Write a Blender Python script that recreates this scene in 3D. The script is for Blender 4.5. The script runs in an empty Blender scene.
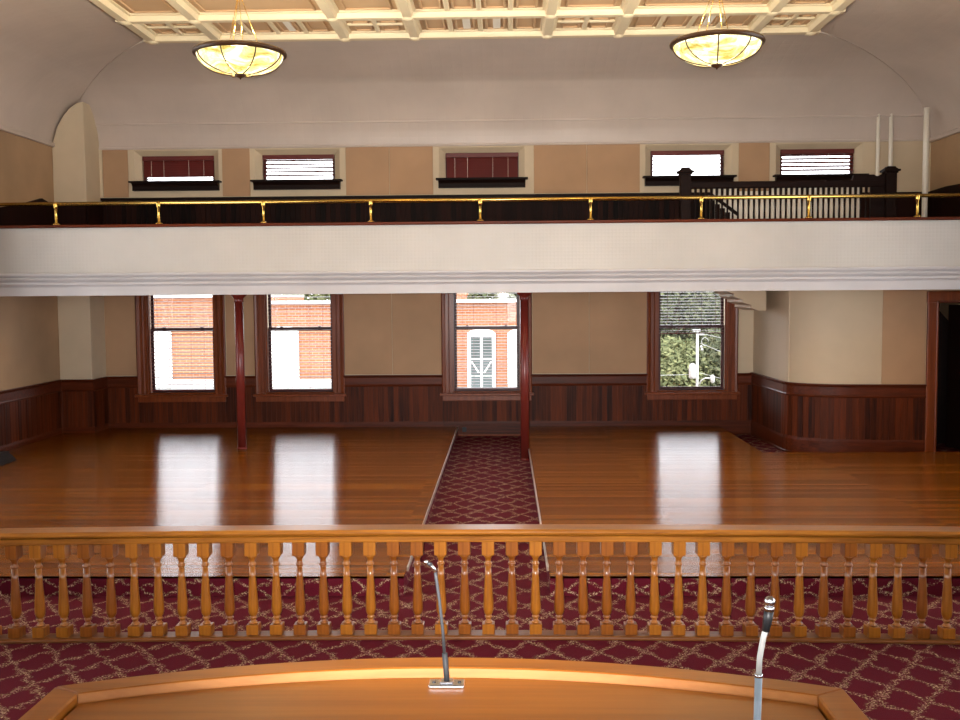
import bpy, bmesh, math, random
from mathutils import Vector, Matrix
random.seed(7)
PI = math.pi
SC = bpy.context.scene
COL = SC.collection

# ------------------------------------------------------------------ materials
def lin(c):
    return tuple(((v/255)/12.92 if v/255 <= 0.04045 else ((v/255+0.055)/1.055)**2.4) for v in c) + (1.0,)

class NT:
    def __init__(self, name):
        self.m = bpy.data.materials.new(name); self.m.use_nodes = True
        self.t = self.m.node_tree; self.t.nodes.clear()
        self.out = self.n('ShaderNodeOutputMaterial')
    def n(self, typ, **kw):
        nd = self.t.nodes.new(typ)
        for k, v in kw.items():
            if k.startswith('i_'): nd.inputs[k[2:].replace('_', ' ')].default_value = v
            else: setattr(nd, k, v)
        return nd
    def l(self, a, b): self.t.links.new(a, b)
    def coords(self, scale=(1, 1, 1), rot=(0, 0, 0)):
        tc = self.n('ShaderNodeTexCoord'); mp = self.n('ShaderNodeMapping')
        mp.inputs['Scale'].default_value = scale; mp.inputs['Rotation'].default_value = rot
        self.l(tc.outputs['Object'], mp.inputs['Vector']); return mp.outputs['Vector']
    def noise(self, vec, scale, detail=4, rough=0.55, dist=0.0):
        nz = self.n('ShaderNodeTexNoise'); nz.inputs['Scale'].default_value = scale
        nz.inputs['Detail'].default_value = detail; nz.inputs['Roughness'].default_value = rough
        nz.inputs['Distortion'].default_value = dist
        self.l(vec, nz.inputs['Vector']); return nz.outputs['Fac']
    def ramp(self, fac, stops, interp='LINEAR'):
        r = self.n('ShaderNodeValToRGB'); r.color_ramp.interpolation = interp
        e = r.color_ramp.elements
        while len(e) < len(stops): e.new(0.5)
        for k, (p, c) in enumerate(stops):
            e[k].position = p; e[k].color = c
        self.l(fac, r.inputs['Fac']); return r.outputs['Color']
    def math(self, op, a, b=None):
        m = self.n('ShaderNodeMath', operation=op)
        for k, v in ((0, a), (1, b)):
            if v is None: continue
            if isinstance(v, (int, float)): m.inputs[k].default_value = v
            else: self.l(v, m.inputs[k])
        return m.outputs[0]
    def mix(self, fac, a, b, mode='MIX'):
        m = self.n('ShaderNodeMix', data_type='RGBA', blend_type=mode)
        for k, v in ((0, fac), (6, a), (7, b)):
            if isinstance(v, (int, float, tuple)): m.inputs[k].default_value = v
            else: self.l(v, m.inputs[k])
        return m.outputs[2]
    def bump(self, h, strength=0.3, dist=0.01):
        b = self.n('ShaderNodeBump'); b.inputs['Strength'].default_value = strength
        b.inputs['Distance'].default_value = dist; self.l(h, b.inputs['Height']); return b.outputs['Normal']
    def principled(self, color, rough=0.5, metal=0.0, spec=0.5, normal=None, coat=0.0, coat_rough=0.1):
        p = self.n('ShaderNodeBsdfPrincipled')
        if isinstance(color, tuple): p.inputs['Base Color'].default_value = color
        else: self.l(color, p.inputs['Base Color'])
        if isinstance(rough, (int, float)): p.inputs['Roughness'].default_value = rough
        else: self.l(rough, p.inputs['Roughness'])
        p.inputs['Metallic'].default_value = metal; p.inputs['Specular IOR Level'].default_value = spec
        p.inputs['Coat Weight'].default_value = coat; p.inputs['Coat Roughness'].default_value = coat_rough
        if normal is not None: self.l(normal, p.inputs['Normal'])
        self.l(p.outputs[0], self.out.inputs['Surface']); return p

def mat_paint(name, c, rough=0.7, var=0.05, bump=0.0, bscale=60):
    t = NT(name); v = t.coords()
    nz = t.noise(v, 1.3, 3)
    a = lin(tuple(x*(1-var) for x in c)); b = lin(tuple(min(255, x*(1+var)) for x in c))
    col = t.ramp(nz, [(0.3, a), (0.7, b)])
    nrm = t.bump(t.noise(v, bscale, 3), bump, 0.004) if bump else None
    t.principled(col, rough, 0, 0.3, nrm); return t.m

def mat_wood(name, dark, light, rough=0.3, axis='X', island=0.35, fine=1.0, spec=0.5, coat=0.0):
    """grain stretched along one axis, plus a tone per board (island)"""
    t = NT(name)
    s = {'X': (0.6, 14, 14), 'Y': (14, 0.6, 14), 'Z': (14, 14, 0.6)}[axis]
    v = t.coords(s)
    n1 = t.noise(v, 1.6*fine, 5, 0.6, 0.6); n2 = t.noise(v, 7*fine, 3, 0.6)
    f = t.math('ADD', t.math('MULTIPLY', n1, 0.75), t.math('MULTIPLY', n2, 0.25))
    g = t.n('ShaderNodeNewGeometry')
    f = t.math('ADD', f, t.math('MULTIPLY', t.math('SUBTRACT', g.outputs['Random Per Island'], 0.5), island))
    col = t.ramp(f, [(0.28, lin(dark)), (0.72, lin(light))])
    t.principled(col, rough, 0, spec, t.bump(n2, 0.06, 0.002), coat, 0.12); return t.m

def mat_metal(name, c, rough=0.25):
    t = NT(name); t.principled(lin(c), rough, 1.0); return t.m

def mat_floorboards():
    t = NT('varnished_floorboards')
    tc = t.n('ShaderNodeTexCoord')
    br = t.n('ShaderNodeTexBrick'); t.l(tc.outputs['Object'], br.inputs['Vector'])
    br.offset = 0.37; br.offset_frequency = 1
    br.inputs['Color1'].default_value = (0, 0, 0, 1); br.inputs['Color2'].default_value = (1, 1, 1, 1)
    br.inputs['Mortar'].default_value = (0.5, 0.5, 0.5, 1)
    br.inputs['Scale'].default_value = 1; br.inputs['Mortar Size'].default_value = 0.0
    br.inputs['Brick Width'].default_value = 2.6; br.inputs['Row Height'].default_value = 0.082
    v = t.coords((0.35, 9, 9))
    n1 = t.noise(v, 1.5, 5, 0.6, 0.4)
    big = t.noise(t.coords((0.12, 0.8, 1)), 1.0, 2)
    f = t.math('ADD', t.math('MULTIPLY', br.outputs['Color'], 0.42), t.math('MULTIPLY', n1, 0.42))
    f = t.math('ADD', f, t.math('MULTIPLY', big, 0.16))
    col = t.ramp(f, [(0.2, lin((92, 40, 3))), (0.5, lin((124, 65, 5))), (0.8, lin((150, 88, 11)))])
    # slightly crowned boards: each row is a shallow hump, which smears reflections along the room
    sp = t.n('ShaderNodeSeparateXYZ'); t.l(tc.outputs['Object'], sp.inputs[0])
    w = t.math('SUBTRACT', t.math('FRACT', t.math('DIVIDE', sp.outputs['Y'], 0.041)), 0.5)
    cv = t.n('ShaderNodeCombineXYZ'); t.l(t.math('MULTIPLY', t.math('MULTIPLY', w, t.math('ABSOLUTE', w)), CUP), cv.inputs['Y'])
    ge = t.n('ShaderNodeNewGeometry'); va = t.n('ShaderNodeVectorMath', operation='ADD')
    t.l(cv.outputs[0], va.inputs[0]); t.l(ge.outputs['Normal'], va.inputs[1])
    vn = t.n('ShaderNodeVectorMath', operation='NORMALIZE'); t.l(va.outputs[0], vn.inputs[0])
    p = t.principled(col, 0.21, 0, 0.7, vn.outputs[0])
    p.inputs['Anisotropic'].default_value = 0.95
    cx = t.n('ShaderNodeCombineXYZ'); cx.inputs['Y'].default_value = 1.0
    t.l(cx.outputs[0], p.inputs['Tangent']); return t.m

def mat_carpet():
    t = NT('burgundy_vine_carpet')
    tc = t.n('ShaderNodeTexCoord'); P = tc.outputs['Object']
    wob = t.n('ShaderNodeTexNoise'); wob.inputs['Scale'].default_value = 9; wob.inputs['Detail'].default_value = 2
    t.l(P, wob.inputs['Vector'])
    sp = t.n('ShaderNodeSeparateXYZ'); t.l(P, sp.inputs[0])
    spw = t.n('ShaderNodeSeparateColor'); t.l(wob.outputs['Color'], spw.inputs[0])
    u = t.math('ADD', t.math('DIVIDE', sp.outputs['X'], 0.31), t.math('MULTIPLY', t.math('SUBTRACT', spw.outputs[0], 0.5), 0.46))
    w = t.math('ADD', t.math('DIVIDE', t.math('ADD', sp.outputs['Y'], t.math('MULTIPLY', sp.outputs['Z'], 2.6)), 0.40), t.math('MULTIPLY', t.math('SUBTRACT', spw.outputs[1], 0.5), 0.46))
    def dist(e):   # distance from the nearest vine of one family
        fr = t.math('FRACT', e); return t.math('ABSOLUTE', t.math('SUBTRACT', fr, 0.5))
    d1 = dist(t.math('ADD', u, w)); d2 = dist(t.math('SUBTRACT', u, w))
    d = t.math('MINIMUM', d1, d2)
    near = t.ramp(d, [(0.04, (1, 1, 1, 1)), (0.13, (0, 0, 0, 1))])
    sprig = t.noise(P, 75, 2, 0.6)
    leaf = t.ramp(sprig, [(0.50, (0, 0, 0, 1)), (0.57, (1, 1, 1, 1))])
    m = t.math('MULTIPLY', near, leaf)
    stem = t.ramp(d, [(0.0, (.4, .4, .4, 1)), (0.022, (0, 0, 0, 1))])
    m = t.math('MAXIMUM', m, stem)
    pick = t.noise(P, 40, 1)
    leafc = t.ramp(pick, [(0.42, lin((122, 104, 70))), (0.5, lin((200, 176, 140))), (0.62, lin((150, 104, 96)))])
    ground = t.ramp(t.noise(P, 220, 2), [(0.3, lin((74, 15, 26))), (0.7, lin((98, 23, 37)))])
    col = t.mix(m, ground, leafc)
    t.principled(col, 0.95, 0, 0.1, t.bump(t.noise(P, 300, 2), 0.4, 0.004)); return t.m

def mat_tin(name, c, sx, sy, sz, strength=0.4, rough=0.42):
    """painted pressed tin: small embossed squares and a slight orange-peel"""
    t = NT(name); tc = t.n('ShaderNodeTexCoord'); sp = t.n('ShaderNodeSeparateXYZ'); t.l(tc.outputs['Object'], sp.inputs[0])
    hs = []
    for o, s in (('X', sx), ('Y', sy), ('Z', sz)):
        if s: hs.append(t.math('POWER', t.math('ABSOLUTE', t.math('SINE', t.math('MULTIPLY', sp.outputs[o], PI/s))), 0.35))
    h = hs[0]
    for k in hs[1:]: h = t.math('MULTIPLY', h, k)
    h = t.math('ADD', h, t.math('MULTIPLY', t.noise(tc.outputs['Object'], 45, 3), 0.5))
    nz = t.noise(tc.outputs['Object'], 0.9, 3)
    col = t.ramp(nz, [(0.3, lin(tuple(x*0.96 for x in c))), (0.7, lin(tuple(min(255, x*1.03) for x in c)))])
    t.principled(col, rough, 0, 0.4, t.bump(h, strength, 0.006)); return t.m

def mat_glass(name, tint=(1, 1, 1, 1), refl=0.05):
    t = NT(name); tr = t.n('ShaderNodeBsdfTransparent'); tr.inputs[0].default_value = tint
    gl = t.n('ShaderNodeBsdfGlossy'); gl.inputs['Roughness'].default_value = 0.02
    fr = t.n('ShaderNodeFresnel'); fr.inputs[0].default_value = 1.45
    mx = t.n('ShaderNodeMixShader'); t.l(fr.outputs[0], mx.inputs[0])
    t.l(tr.outputs[0], mx.inputs[1]); t.l(gl.outputs[0], mx.inputs[2]); t.l(mx.outputs[0], t.out.inputs[0]); return t.m

def mat_lampglass():
    t = NT('glowing_amber_glass'); v = t.coords((1, 1, 2.2))
    nz = t.noise(v, 3.2, 5, 0.6, 1.4)
    col = t.ramp(nz, [(0.34, lin((232, 200, 84))), (0.5, lin((252, 236, 160))), (0.64, lin((255, 250, 222)))])
    stn = t.math('ADD', t.math('MULTIPLY', nz, LAMP_GLOW*2.2), -LAMP_GLOW*0.25)
    e = t.n('ShaderNodeEmission'); t.l(col, e.inputs['Color']); t.l(stn, e.inputs['Strength'])
    tr = t.n('ShaderNodeBsdfTransparent'); tr.inputs[0].default_value = (1, 0.86, 0.6, 1)
    mx = t.n('ShaderNodeMixShader'); mx.inputs[0].default_value = 0.14
    t.l(e.outputs[0], mx.inputs[1]); t.l(tr.outputs[0], mx.inputs[2]); t.l(mx.outputs[0], t.out.inputs[0]); return t.m

def mat_brick():
    t = NT('orange_brick'); tc = t.n('ShaderNodeTexCoord')
    mp = t.n('ShaderNodeMapping'); mp.inputs['Rotation'].default_value = (PI/2, 0, 0); t.l(tc.outputs['Object'], mp.inputs[0])
    br = t.n('ShaderNodeTexBrick'); t.l(mp.outputs[0], br.inputs['Vector'])
    br.inputs['Color1'].default_value = lin((146, 86, 54)); br.inputs['Color2'].default_value = lin((116, 60, 40))
    br.inputs['Mortar'].default_value = lin((170, 150, 130)); br.inputs['Scale'].default_value = 1
    br.inputs['Brick Width'].default_value = 0.21; br.inputs['Row Height'].default_value = 0.075; br.inputs['Mortar Size'].default_value = 0.009
    c = t.mix(t.noise(tc.outputs['Object'], 1.2, 4), br.outputs['Color'], lin((150, 96, 66)))
    t.principled(c, 0.9, 0, 0.2); return t.m

def mat_leaf(name, a, b):
    t = NT(name); g = t.n('ShaderNodeNewGeometry')
    c = t.ramp(g.outputs['Random Per Island'], [(0, lin(a)), (1, lin(b))])
    t.principled(c, 0.7, 0, 0.2); return t.m

LAMP_GLOW = 2.2
CUP = 0.75
M = {}
M['carpet'] = mat_carpet()
M['boards'] = mat_floorboards()
M['riser'] = M['carpet']
M['cream'] = mat_paint('cream_plaster', (198, 180, 152), 0.7, 0.03)
M['tan'] = mat_paint('tan_fabric', (172, 138, 106), 0.85, 0.04, 0.15, 200)
M['tanwall'] = mat_paint('tan_plaster', (168, 138, 106), 0.75, 0.05)
M['curve'] = mat_paint('cream_curved_plaster', (190, 170, 142), 0.55, 0.03)
M['cove'] = mat_tin('pressed_tin_cove', (193, 178, 166), 0.16, 0.16, 0.11, 0.35, 0.4)
M['coffer'] = mat_paint('cream_enamel', (222, 206, 172), 0.45, 0.02)
M['cofferpanel'] = mat_paint('coffer_panel_enamel', (196, 162, 124), 0.5, 0.02)
M['parapet'] = mat_tin('parapet_tin', (178, 173, 166), 0.05, 0, 0.05, 0.3, 0.4)
M['fascia'] = mat_paint('pale_grey_enamel', (182, 178, 178), 0.4, 0.03, 0.2, 90)
M['soffit'] = mat_paint('soffit_plaster', (180, 160, 130), 0.8, 0.03)
M['darkwood'] = mat_wood('dark_wainscot_wood', (38, 13, 4), (98, 42, 15), 0.5, 'Z', 0.28, 1.0, 0.12)
M['darktrim'] = mat_wood('dark_trim_wood', (48, 17, 5), (96, 40, 15), 0.4, 'X', 0.2, 1.0, 0.15)
M['casing'] = mat_wood('window_casing_wood', (74, 29, 10), (128, 62, 27), 0.3, 'Z', 0.2, 1.0, 0.3)
M['black'] = mat_wood('near_black_wood', (13, 6, 4), (28, 12, 8), 0.55, 'X', 0.2, 1.0, 0.1)
M['blackv'] = mat_wood('near_black_boards', (10, 4, 3), (34, 14, 9), 0.6, 'Z', 0.5, 1.0, 0.08)
M['oak'] = mat_wood('golden_oak_rail', (98, 50, 8), (178, 112, 34), 0.28, 'X', 0.0, 1.8, 0.5, 0.3)
M['oakrail'] = mat_wood('darker_oak_rail', (84, 44, 12), (132, 78, 32), 0.35, 'X', 0.0, 1.4, 0.4)  # darker oak tone for the bottom rail
M['oakv'] = mat_wood('golden_oak_turned', (116, 62, 12), (174, 108, 32), 0.28, 'Z', 0.0, 1.0, 0.5, 0.3)
M['oakdark'] = mat_wood('darker_oak_turned', (98, 48, 10), (150, 86, 26), 0.28, 'Z', 0.0, 1.0, 0.5, 0.3)
M['desk'] = mat_wood('varnished_bench_oak', (118, 62, 10), (156, 90, 22), 0.4, 'X', 0.05, 0.8, 0.4)
M['deskedge'] = mat_wood('glare_bench_edge', (150, 88, 36), (186, 122, 60), 0.45, 'X', 0.05, 0.8, 0.25, 0.0)  # paler bench wood, with the inner edge's glare put into its colour
M['brass'] = mat_metal('polished_brass', (200, 164, 84), 0.22)
M['bronze'] = mat_paint('dark_bronze', (62, 38, 18), 0.35, 0.1)
M['column'] = mat_paint('oxblood_enamel', (98, 34, 27), 0.25, 0.06)
M['maroon'] = mat_paint('maroon_slats', (96, 38, 34), 0.4, 0.06)
M['sashwood'] = mat_paint('dark_sash', (64, 30, 30), 0.4, 0.08)
M['glass'] = mat_glass('window_glass')
M['white'] = mat_paint('white_paint', (232, 226, 212), 0.5, 0.02)
M['bluegrey'] = mat_paint('blue_grey_tube', (128, 140, 148), 0.35, 0.03)
M['charcoal'] = mat_paint('charcoal_tube', (40, 40, 42), 0.6, 0.04)
M['palegrey'] = mat_paint('pale_grey_sleeve', (168, 168, 164), 0.4, 0.03)
M['strip'] = mat_metal('worn_metal_nosing', (214, 204, 190), 0.35)
M['steel'] = mat_metal('satin_steel', (190, 190, 194), 0.25)
M['gun'] = mat_metal('dark_steel', (92, 94, 98), 0.35)
M['blackplastic'] = mat_paint('black_plastic', (30, 30, 32), 0.4, 0.05)
M['lampglass'] = mat_lampglass()
M['brick'] = mat_brick()
M['sunwhite'] = mat_paint('white_stucco', (232, 228, 220), 0.8, 0.02)
M['polewhite'] = mat_paint('weathered_white', (158, 156, 152), 0.8, 0.03)
M['pane'] = mat_paint('dark_panes', (70, 78, 76), 0.2, 0.15)
M['asphalt'] = mat_paint('asphalt', (92, 90, 84), 0.9, 0.05)
M['leaf1'] = mat_leaf('pale_green_leaves', (70, 76, 46), (124, 124, 84))
M['leaf2'] = mat_leaf('deep_green_leaves', (46, 52, 34), (98, 98, 70))
M['bark'] = mat_paint('bark', (88, 74, 58), 0.9, 0.1)
M['matte'] = mat_paint('matte_dark_wood', (20, 10, 9), 0.9, 0.1)
M['hallgrey'] = mat_paint('hall_plaster', (150, 150, 142), 0.8, 0.03)
M['halldark'] = mat_wood('hall_dark_wood', (18, 9, 6), (34, 16, 10), 0.4, 'Z', 0.2)
M['outlet'] = M['blackplastic']

# ------------------------------------------------------------------ mesh helpers
class MB:
    def __init__(self): self.v = []; self.f = []; self.sm = []
    def add(self, vs, fs, smooth=False):
        o = len(self.v); self.v += [tuple(p) for p in vs]
        self.f += [tuple(i+o for i in q) for q in fs]; self.sm += [smooth]*len(fs); return self
    def box(self, x0, x1, y0, y1, z0, z1):
        vs = [(x, y, z) for x in (x0, x1) for y in (y0, y1) for z in (z0, z1)]
        return self.add(vs, [(0, 1, 3, 2), (4, 6, 7, 5), (0, 4, 5, 1), (2, 3, 7, 6), (0, 2, 6, 4), (1, 5, 7, 3)])
    def obox(self, p, q, w, z0, z1, side=1):
        """box along ground segment p-q, thickness w to its left (side=1) or right"""
        p = Vector(p); q = Vector(q); d = (q-p).normalized(); n = Vector((-d.y, d.x))*w*side
        b = [p, q, q+n, p+n]
        vs = [(a.x, a.y, z) for z in (z0, z1) for a in b]
        return self.add(vs, [(3, 2, 1, 0), (4, 5, 6, 7), (0, 1, 5, 4), (1, 2, 6, 5), (2, 3, 7, 6), (3, 0, 4, 7)])
    def prism(self, poly, a, b, plane='XZ'):
        """extrude a polygon: plane XZ extrudes along Y from a to b, XY along Z, YZ along X"""
        n = len(poly)
        def P(u, w, t): return {'XZ': (u, t, w), 'XY': (u, w, t), 'YZ': (t, u, w)}[plane]
        vs = [P(u, w, a) for u, w in poly] + [P(u, w, b) for u, w in poly]
        fs = [tuple(range(n)), tuple(range(2*n-1, n-1, -1))] + [(i, i+n, (i+1) % n+n, (i+1) % n) for i in range(n)]
        return self.add(vs, fs)
    def lathe(self, prof, c=(0, 0, 0), seg=20, smooth=True, cap=True):
        vs = []; fs = []; n = len(prof)
        for r, z in prof:
            for k in range(seg):
                a = 2*PI*k/seg; vs.append((c[0]+r*math.cos(a), c[1]+r*math.sin(a), c[2]+z))
        for i in range(n-1):
            for k in range(seg):
                fs.append((i*seg+k, i*seg+(k+1) % seg, (i+1)*seg+(k+1) % seg, (i+1)*seg+k))
        if cap:
            fs.append(tuple(range(seg-1, -1, -1))); fs.append(tuple((n-1)*seg+k for k in range(seg)))
        return self.add(vs, fs, smooth)
    def tube(self, pts, r, seg=10, smooth=True):
        pts = [Vector(p) for p in pts]; n = len(pts); rs = r if isinstance(r, (list, tuple)) else [r]*n
        vs = []; fs = []; up = None
        for i, p in enumerate(pts):
            d = (pts[min(i+1, n-1)]-pts[max(i-1, 0)]).normalized()
            if up is None: up = Vector((0, 0, 1)) if abs(d.z) < 0.9 else Vector((1, 0, 0))
            a = d.cross(up).normalized(); b = d.cross(a).normalized(); up = -b if up.dot(-b) > 0 else b
            for k in range(seg):
                t = 2*PI*k/seg; vs.append(p+a*rs[i]*math.cos(t)+b*rs[i]*math.sin(t))
        for i in range(n-1):
            for k in range(seg):
                fs.append((i*seg+k, i*seg+(k+1) % seg, (i+1)*seg+(k+1) % seg, (i+1)*seg+k))
        fs.append(tuple(range(seg-1, -1, -1))); fs.append(tuple((n-1)*seg+k for k in range(seg)))
        return self.add(vs, fs, smooth)
    def sweep(self, path, prof, smooth=False):
        """profile (offset to the right of travel, z) carried along a plan path"""
        path = [Vector(p) for p in path]; n = len(path); m = len(prof); vs = []
        for i, p in enumerate(path):
            t = Vector((0, 0))
            if i > 0: t += (p-path[i-1]).normalized()
            if i < n-1: t += (path[i+1]-p).normalized()
            t.normalize(); nr = Vector((t.y, -t.x))
            ref = (path[i+1]-p).normalized() if i < n-1 else (p-path[i-1]).normalized()
            k = 1/max(0.35, t.dot(ref))
            for o, z in prof: q = p+nr*o*k; vs.append((q.x, q.y, z))
        fs = []
        for i in range(n-1):
            for j in range(m):
                fs.append((i*m+j, i*m+(j+1) % m, (i+1)*m+(j+1) % m, (i+1)*m+j))
        fs.append(tuple(range(m-1, -1, -1))); fs.append(tuple((n-1)*m+j for j in range(m)))
        return self.add(vs, fs, smooth)
    def build(self, name, mat, parent=None, bevel=0, loc=None, seg=1):
        me = bpy.data.meshes.new(name)
        off = Vector(loc) if loc else Vector((0, 0, 0))
        me.from_pydata([Vector(p)-off for p in self.v], [], self.f); me.update()
        bm = bmesh.new(); bm.from_mesh(me); bmesh.ops.recalc_face_normals(bm, faces=bm.faces); bm.to_mesh(me); bm.free()
        me.polygons.foreach_set('use_smooth', self.sm)
        o = bpy.data.objects.new(name, me); COL.objects.link(o); o.location = off
        me.materials.append(M[mat])
        if parent is not None:
            o.parent = parent
            w = Vector((0, 0, 0)); q = parent
            while q is not None: w += q.location; q = q.parent
            o.location = off - w
        if bevel:
            b = o.modifiers.new('bevel', 'BEVEL'); b.width = bevel; b.segments = seg; b.limit_method = 'ANGLE'; b.angle_limit = 0.6
        return o

def empty(name, loc):
    o = bpy.data.objects.new(name, None); COL.objects.link(o); o.location = loc; o.empty_display_size = 0.1; return o
def tag(o, label, cat, group=None, kind=None):
    o['label'] = label; o['category'] = cat
    if group: o['group'] = group
    if kind: o['kind'] = kind
    return o
def thing(name, label, cat, loc=(0, 0, 0), group=None):
    return tag(empty(name, loc), label, cat, group, 'thing')
def struct(o): o['kind'] = 'structure'; return o
def dup(root, loc, label=None):
    r = root.copy(); COL.objects.link(r); r.location = loc
    if label: r['label'] = label
    for ch in list(root.children):
        c = ch.copy(); COL.objects.link(c); c.parent = r
        for g in ch.children:
            d = g.copy(); COL.objects.link(d); d.parent = c
    return r

# ------------------------------------------------------------------ room dimensions (metres)
XL, XR, YB, YF = -7.40, 7.1, 17.0, -3.4      # walls
COVE_Z, CEIL_Z = 4.92, 6.2
CX0, CX1, CY1 = -5.28, 4.57, 14.82           # coffered field
FLOOR2 = 0.16                                # raised wooden floor
LOW = [-5.55, -3.51, -0.31, 3.17]            # lower windows (centres)
UPP = [-5.55, -3.49, -0.37, 3.09, 5.26]      # gallery windows

# ------------------------------------------------------------------ floor
fl = MB().box(XL-0.3, XR+0.3, YF-0.3, YB+0.3, -0.25, 0.0).build('floor', 'carpet'); struct(fl)
da = MB().box(-4.5, 4.5, YF, 2.6, 0.0, 0.74).build('floor_dais', 'carpet'); struct(da)

# ------------------------------------------------------------------ walls
def wall_grid(x0, x1, z0, z1, holes, y0, y1):
    xs = sorted({x0, x1, *[h[0] for h in holes], *[h[1] for h in holes]})
    zs = sorted({z0, z1, *[h[2] for h in holes], *[h[3] for h in holes]})
    mb = MB()
    for i in range(len(xs)-1):
        run = None
        for j in range(len(zs)-1):
            cx = (xs[i]+xs[i+1])/2; cz = (zs[j]+zs[j+1])/2
            solid = not any(h[0] < cx < h[1] and h[2] < cz < h[3] for h in holes)
            if solid: run = (run[0] if run else zs[j], zs[j+1])
            if (not solid or j == len(zs)-2) and run:
                mb.box(xs[i], xs[i+1], y0, y1, run[0], run[1]); run = None
    return mb
holes = [(c-0.60, c+0.60, 0.74, 2.92) for c in LOW] + [(c-0.72, c+0.72, 4.30, 4.88) for c in UPP]
wb = wall_grid(XL-0.3, XR+0.3, 0, 6.6, holes, YB, YB+0.34).build('wall_back', 'cream'); struct(wb)
def wpanel(x0, x1, z0, z1):
    MB().box(x0+0.004, x1-0.004, YB-0.014, YB, z0, z1).build('fabric_panel', 'tan', wb, 0.003)
for x0, x1 in ((-6.81, -6.37), (-4.77, -4.29), (-2.67, -1.93), (-1.93, -1.19), (0.50, 1.39), (1.39, 2.28), (3.92, 4.44)):
    wpanel(x0, x1, 4.10, 4.90)
for x0, x1 in ((-6.86, -6.27), (-4.77, -4.25), (-2.74, -1.92), (-1.92, -1.05), (0.47, 1.43), (1.43, 2.43)):
    wpanel(x0, x1, 1.06, 2.97)
sh = [(y, y+2.3, 0.9, 4.6) for y in (-2.4, 0.3, 3.0, 5.7, 8.4, 11.2)]              # unseen side-wall windows, added to fill the hall with daylight
def turned(mb, x0, x1):
    xs = [v[1] for v in mb.v]; lo = min(xs)
    mb.v = [(x0 if v[1] == lo else x1, v[0], v[2]) for v in mb.v]; return mb
wl = turned(wall_grid(YF, YB, 0, 6.6, sh, 0, 1), XL-0.3, XL).build('wall_left', 'tanwall'); struct(wl)
wr = turned(wall_grid(YF, YB, 0, 6.6, sh, 0, 1), XR, XR+0.3).build('wall_right', 'tanwall'); struct(wr)
fh = [(-6.6, -4.4, 0.9, 4.6), (-4.1, -1.95, 0.9, 4.6), (0.05, 2.2, 0.9, 4.6), (3.0, 5.2, 0.9, 4.6)]   # unseen rear windows, inferred from bench glare, enlarged to add daylight
wf = wall_grid(XL-0.3, XR+0.3, 0, 6.6, fh, YF-0.3, YF).build('wall_front', 'tanwall'); struct(wf)
pil = MB().prism([(XL, 0), (-6.86, 0), (-6.86, 5.60), (-6.98, 5.57), (-7.09, 5.50), (-7.21, 5.36), (-7.31, 5.19), (-7.36, 5.03), (XL, 4.90)], 16.4, YB, 'XZ').build('wall_chase', 'cream', None, 0.01); struct(pil)
mb = MB().box(-6.86, -6.81, YB-0.03, YB, 4.1, 4.9)
struct(mb.build('trim_6', 'cream', None, 0.004))

# stair wall: a straight flank, a rounded corner and a flat face with the door
def qb(p0, p1, p2, n):
    return [((1-t)**2*p0[0]+2*t*(1-t)*p1[0]+t*t*p2[0], (1-t)**2*p0[1]+2*t*(1-t)*p1[1]+t*t*p2[1]) for t in [k/n for k in range(n+1)]]
stair_path = [(4.20, 17.0), (4.25, 15.25)] + qb((4.27, 15.14), (4.45, 14.70), (5.40, 14.66), 14) + [(6.10, 14.62)]
DOOR0, DOOR1 = 6.25, 7.02
ws = MB().sweep(stair_path, [(0, 0), (0, 2.97), (-0.16, 2.97), (-0.16, 0)])
ws = ws.build('wall_stair', 'curve'); struct(ws)
for p in ws.data.polygons: p.use_smooth = abs(p.normal.z) < 0.5
ws.data.set_sharp_from_angle(angle=0.5)
MB().obox((5.48, 14.654), (6.09, 14.619), 0.012, 1.06, 2.97, -1).build('fabric_panel', 'tan', ws)
MB().box(4.262, 4.30, 15.12, 15.16, 1.06, 2.97).build('corner_bead', 'cream', ws, 0.006)
# wall over the door and the passage behind it
dh = MB().box(6.10, XR, 14.62, 14.80, 2.24, 2.97).box(DOOR1, XR, 14.62, 14.80, 0, 2.24).box(6.10, DOOR0, 14.62, 14.80, 0, 2.24)
struct(dh.build('wall_door', 'tanwall'))

# ------------------------------------------------------------------ cove and coffered ceiling
N = 14
mb = MB()
def coverow(t):
    a = PI/2*t; kx = 1-math.cos(a); z = COVE_Z+(CEIL_Z-0.04-COVE_Z)*math.sin(a)
    return (XL+(CX0+0.02-XL)*kx, XR+(CX1-0.02-XR)*kx, YF+(YF+2.3-YF)*kx, YB+(CY1-0.02-YB)*kx, z)
rows = [coverow(k/N) for k in range(N+1)]
vs = []
for x0, x1, y0, y1, z in rows: vs += [(x0, y0, z), (x1, y0, z), (x1, y1, z), (x0, y1, z)]
fs = [(4*i+j, 4*i+(j+1) % 4, 4*i+4+(j+1) % 4, 4*i+4+j) for i in range(N) for j in range(4)]
cv = MB().add(vs, fs).build('ceiling_cove', 'cove'); struct(cv)
for p in cv.data.polygons: p.use_smooth = True
cv.data.set_sharp_from_angle(angle=0.6)
mb = MB().box(XL, XR, YB-0.03, YB, COVE_Z-0.02, COVE_Z+0.02)
mb.box(XL, XL+0.05, YF, YB, COVE_Z-0.05, COVE_Z+0.02).box(XR-0.05, XR, YF, YB, COVE_Z-0.05, COVE_Z+0.02)
mb.build('cove_moulding', 'cove', cv, 0.01)
x0, x1, _, y1, z = coverow(0.2)
MB().box(x0, x1, y1-0.02, y1+0.01, z-0.02, z+0.012).build('cove_bead', 'cove', cv, 0.008)

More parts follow.
